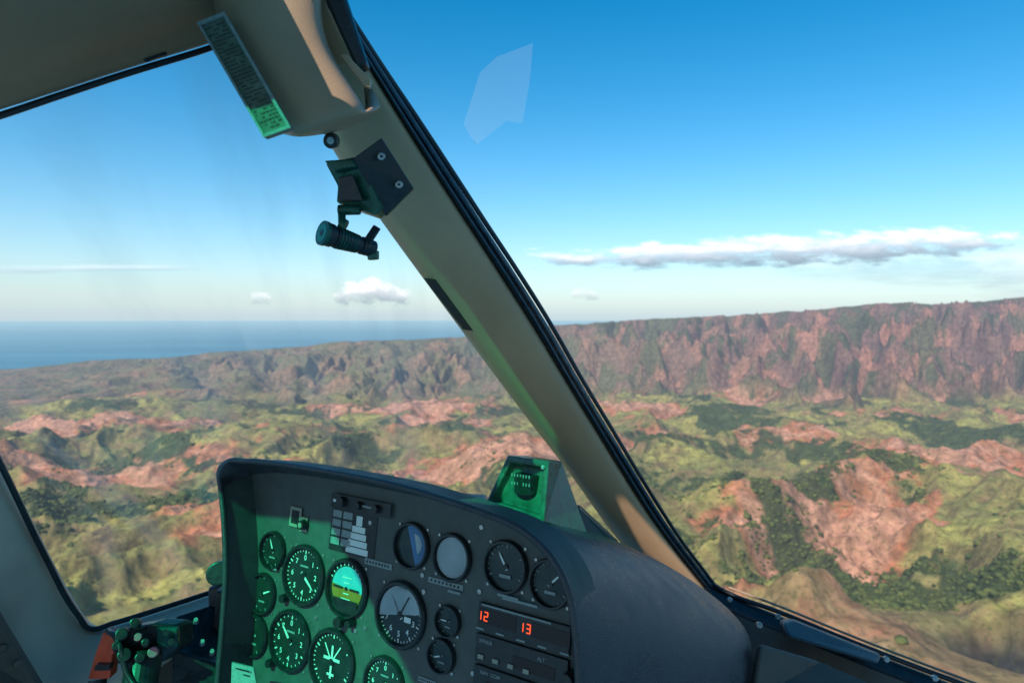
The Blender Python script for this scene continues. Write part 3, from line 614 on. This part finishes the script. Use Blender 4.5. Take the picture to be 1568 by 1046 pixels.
# shrubs
ph=(1+5**.5)/2
iv=np.array([(-1,ph,0),(1,ph,0),(-1,-ph,0),(1,-ph,0),(0,-1,ph),(0,1,ph),(0,-1,-ph),(0,1,-ph),(ph,0,-1),(ph,0,1),(-ph,0,-1),(-ph,0,1)])/1.9
it=np.array([(0,11,5),(0,5,1),(0,1,7),(0,7,10),(0,10,11),(1,5,9),(5,11,4),(11,10,2),(10,7,6),(7,1,8),(3,9,4),(3,4,2),(3,2,6),(3,6,8),(3,8,9),(4,9,5),(2,4,11),(6,2,10),(8,6,7),(9,8,1)])
NB=90000
by=np.exp(np.random.uniform(math.log(650),math.log(4200),NB)); bt=np.random.uniform(-.9,.9,NB); bx=bt*by
nr=np.exp(-(((bx-520)/230)**2+((by-930)/230)**2))
k=(vegmask(bx,by)+.05*sm(-.4,.5,bt)-.25*nr+np.random.normal(0,.06,NB)-.5*rav(bx,by,1.15))>.12; bx,by=bx[k],by[k]
bz,_,_=height(bx,by); n_=len(bx)
sz=np.random.lognormal(math.log(3.4),.45,n_)
vv=iv[None]*(1+np.random.uniform(-.35,.35,(n_,12,1)))*sz[:,None,None]*np.array([1.1,1.1,.75]); vv=vv+np.stack([bx,by,bz+sz*.2],-1)[:,None]
ff=(it[None]+(np.arange(n_)*12)[:,None,None]).reshape(-1,3)
ms=bpy.data.meshes.new('shrub_cover'); ms.vertices.add(n_*12); ms.vertices.foreach_set('co',vv.astype(np.float32).ravel()); ms.loops.add(ff.size); ms.loops.foreach_set('vertex_index',ff.ravel().astype(np.int32)); ms.polygons.add(len(ff)); ms.polygons.foreach_set('loop_start',np.arange(0,ff.size,3,dtype=np.int32)); ms.update(calc_edges=True)
m=bpy.data.materials.new('shrub_leaves'); m.use_nodes=True; nt=m.node_tree; N=nt.nodes; L=nt.links; b=N['Principled BSDF']; b.inputs['Roughness'].default_value=.9; b.inputs['Specular IOR Level'].default_value=.1
g=N.new('ShaderNodeNewGeometry'); n=N.new('ShaderNodeTexNoise'); n.inputs['Scale'].default_value=.05; n.inputs['Detail'].default_value=5; L.new(g.outputs['Position'],n.inputs['Vector'])
cr=N.new('ShaderNodeValToRGB'); cr.color_ramp.elements[0].position=.35; cr.color_ramp.elements[0].color=(.04,.06,.022,1); cr.color_ramp.elements[1].position=.65; cr.color_ramp.elements[1].color=(.14,.155,.045,1); L.new(n.outputs['Fac'],cr.inputs[0]); L.new(cr.outputs[0],b.inputs['Base Color'])
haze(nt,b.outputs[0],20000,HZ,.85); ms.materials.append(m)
so=bpy.data.objects.new('shrub_cover',ms); SC.collection.objects.link(so)
# ================================================================== SEA
R=260000; vs=[];fs=[]; K=72
rad=[3000,9000,20000,50000,120000,R]
vs.append((0,0,-1000))
for r_ in rad:
    for i in range(K): a=2*math.pi*i/K; vs.append((r_*math.cos(a),r_*math.sin(a),-1000))
for i in range(K): fs.append((0,1+i,1+(i+1)%K))
for j in range(len(rad)-1):
    for i in range(K): fs.append((1+j*K+i,1+(j+1)*K+i,1+(j+1)*K+(i+1)%K,1+j*K+(i+1)%K))
m=bpy.data.materials.new('sea_water'); m.use_nodes=True; nt=m.node_tree; N=nt.nodes; L=nt.links; b=N['Principled BSDF']; b.inputs['Roughness'].default_value=.55; b.inputs['Specular IOR Level'].default_value=.2
g=N.new('ShaderNodeNewGeometry'); mp=N.new('ShaderNodeMapping'); mp.inputs['Scale'].default_value=(.00004,.00025,0); L.new(g.outputs['Position'],mp.inputs[0]); n=N.new('ShaderNodeTexNoise'); n.inputs['Scale'].default_value=1.5; n.inputs['Detail'].default_value=5; L.new(mp.outputs[0],n.inputs['Vector'])
cr=N.new('ShaderNodeValToRGB'); cr.color_ramp.elements[0].position=.35; cr.color_ramp.elements[0].color=(.008,.125,.22,1); cr.color_ramp.elements[1].position=.65; cr.color_ramp.elements[1].color=(.03,.20,.30,1); L.new(n.outputs['Fac'],cr.inputs[0]); L.new(cr.outputs[0],b.inputs['Base Color'])
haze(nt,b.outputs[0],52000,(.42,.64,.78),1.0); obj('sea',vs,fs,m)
# ================================================================== CLOUDS
def cloudmat(name,sx,sy,dens,k,dark,thr=.55):
    m=bpy.data.materials.new(name); m.use_nodes=True; nt=m.node_tree; N=nt.nodes; L=nt.links
    for n in list(N):
        if n.type!='OUTPUT_MATERIAL': N.remove(n)
    o=N[0]; g=N.new('ShaderNodeNewGeometry'); mp=N.new('ShaderNodeMapping'); mp.inputs['Scale'].default_value=(sx,sx,sy); L.new(g.outputs['Position'],mp.inputs[0])
    n=N.new('ShaderNodeTexNoise'); n.inputs['Scale'].default_value=1; n.inputs['Detail'].default_value=8; n.inputs['Roughness'].default_value=.6; L.new(mp.outputs[0],n.inputs['Vector'])
    at=N.new('ShaderNodeAttribute'); at.attribute_name='env'
    s=N.new('ShaderNodeMath'); s.operation='MULTIPLY_ADD'; s.inputs[1].default_value=k; L.new(n.outputs['Fac'],s.inputs[0])
    e=N.new('ShaderNodeMath'); e.operation='SUBTRACT'; e.inputs[1].default_value=.5*k+thr; L.new(at.outputs['Fac'],e.inputs[0]); L.new(e.outputs[0],s.inputs[2])
    r=N.new('ShaderNodeMapRange'); r.interpolation_type='SMOOTHSTEP'; r.inputs[1].default_value=-.2; r.inputs[2].default_value=.6; r.inputs[3].default_value=0; r.inputs[4].default_value=dens; L.new(s.outputs[0],r.inputs[0])
    a2=N.new('ShaderNodeAttribute'); a2.attribute_name='hgt'; ad=N.new('ShaderNodeMath'); ad.operation='MULTIPLY_ADD'; ad.inputs[1].default_value=1.3; L.new(n.outputs['Fac'],ad.inputs[0]); L.new(a2.outputs['Fac'],ad.inputs[2])
    cr=N.new('ShaderNodeValToRGB'); cr.color_ramp.elements[0].position=.75; cr.color_ramp.elements[0].color=(*dark,1); cr.color_ramp.elements[1].position=1.0; cr.color_ramp.elements[1].color=(.80,.72,.70,1)  # underside shading put into the cloud colour, darker towards the bottom
    dv=N.new('ShaderNodeMath'); dv.operation='MULTIPLY'; dv.inputs[1].default_value=.75; L.new(ad.outputs[0],dv.inputs[0]); L.new(dv.outputs[0],cr.inputs[0])
    d=N.new('ShaderNodeBsdfDiffuse'); L.new(cr.outputs[0],d.inputs[0]); t=N.new('ShaderNodeBsdfTransparent'); x=N.new('ShaderNodeMixShader')
    L.new(r.outputs[0],x.inputs[0]); L.new(t.outputs[0],x.inputs[1]); L.new(d.outputs[0],x.inputs[2]); L.new(x.outputs[0],o.inputs[0]); return m
def cloud(pts,D,m):
    nx,ny=90,16; us=np.linspace(pts[0][0],pts[-1][0],nx); tp=np.interp(us,[p[0] for p in pts],[p[1] for p in pts]); bt_=np.interp(us,[p[0] for p in pts],[p[2] for p in pts])
    vs=[];env=[];hg=[]
    for i in range(nx):
        a=i/(nx-1)
        for j in range(ny):
            c=j/(ny-1); v=bt_[i]+(tp[i]-bt_[i])*c; p=P(us[i],v,D-(bt_[i]-tp[i])/F*D*.25*math.sin(c*math.pi)); vs.append(p)
            env.append((1-abs(2*a-1)**6)*(1-abs(2*c-1)**2.2)); hg.append(c)
    fs=[(i*ny+j,(i+1)*ny+j,(i+1)*ny+j+1,i*ny+j+1) for i in range(nx-1) for j in range(ny-1)]
    o=obj('cloud',vs,fs,m,smooth=True)
    for nme,arr in (('env',env),('hgt',hg)):
        at=o.data.attributes.new(nme,'FLOAT','POINT'); at.data.foreach_set('value',np.array(arr,np.float32))
    return o
MC1=cloudmat('cloud_bank',.00045,.0018,.85,2.5,(.48,.45,.49),.46)
MC2=cloudmat('cloud_puff',.0011,.0018,.95,2.2,(.6,.55,.55))
MC3=cloudmat('cloud_veil',.00014,.0014,.32,1.5,(.55,.55,.6))
MC4=cloudmat('cloud_wisp',.0012,.0020,.45,2.0,(.6,.55,.55))
cloud([(780,374,412),(900,380,416),(1000,366,418),(1150,356,416),(1300,346,412),(1420,342,404),(1500,344,396),(1600,350,384)],40000,MC1)
cloud([(1150,376,440),(1350,368,446),(1500,362,455),(1700,352,460)],42000,MC3)
cloud([(1470,395,475),(1560,375,475),(1800,365,475)],43000,MC3)
cloud([(505,436,472),(545,422,474),(575,412,474),(605,430,474),(640,442,472)],45000,MC2)
cloud([(380,446,470),(400,442,470),(420,448,470)],46000,MC4)
cloud([(872,440,462),(895,436,464),(920,444,462)],46000,MC4)
cloud([(-60,400,422),(60,402,422),(180,404,418),(330,404,416)],50000,MC3)
# ================================================================== LIGHT / WORLD / CAMERA
w=bpy.data.worlds.new("World"); SC.world=w; w.use_nodes=True; nt=w.node_tree; N=nt.nodes; L=nt.links
bg=N['Background']; sk=N.new('ShaderNodeTexSky'); sk.sky_type='NISHITA'; sk.sun_disc=False
sk.sun_elevation=math.asin(SUN.z); sk.sun_rotation=math.atan2(SUN.x,SUN.y)%(2*math.pi); sk.altitude=900; sk.air_density=1.0; sk.dust_density=.6; sk.ozone_density=1.6
hs=N.new('ShaderNodeHueSaturation'); hs.inputs['Hue'].default_value=.487; hs.inputs['Saturation'].default_value=1.50; hs.inputs['Value'].default_value=1.45; L.new(sk.outputs[0],hs.inputs['Color'])
tc=N.new('ShaderNodeTexCoord'); sp=N.new('ShaderNodeSeparateXYZ'); L.new(tc.outputs['Generated'],sp.inputs[0])
ab=N.new('ShaderNodeMath'); ab.operation='MULTIPLY'; ab.inputs[1].default_value=-10.5; L.new(sp.outputs['Z'],ab.inputs[0])
e=N.new('ShaderNodeMath'); e.operation='EXPONENT'; e.use_clamp=True; L.new(ab.outputs[0],e.inputs[0])
mm=N.new('ShaderNodeMath'); mm.operation='MULTIPLY'; mm.inputs[1].default_value=.93; L.new(e.outputs[0],mm.inputs[0])
mx=N.new('ShaderNodeMixRGB'); mx.inputs[2].default_value=(4.5,5.8,6.6,1); L.new(mm.outputs[0],mx.inputs[0]); L.new(hs.outputs[0],mx.inputs[1])
L.new(mx.outputs[0],bg.inputs[0]); bg.inputs[1].default_value=.12
sl=bpy.data.lights.new('sun','SUN'); sl.energy=5.0; sl.angle=math.radians(.5); sl.color=(1,.92,.79); so=bpy.data.objects.new('sun',sl); SC.collection.objects.link(so); so.rotation_euler=SUN.to_track_quat('Z','Y').to_euler()
cam=bpy.data.cameras.new('camera'); cam.lens=24; cam.sensor_width=36; cam.shift_y=-36/1568; cam.clip_start=.02; cam.clip_end=400000
cam.dof.use_dof=True; cam.dof.focus_distance=.88; cam.dof.aperture_fstop=8
c=bpy.data.objects.new('camera',cam); SC.collection.objects.link(c); c.rotation_euler=(math.pi/2,0,0); SC.camera=c
SC.view_settings.view_transform='Standard'; SC.view_settings.look='None'; SC.view_settings.exposure=0
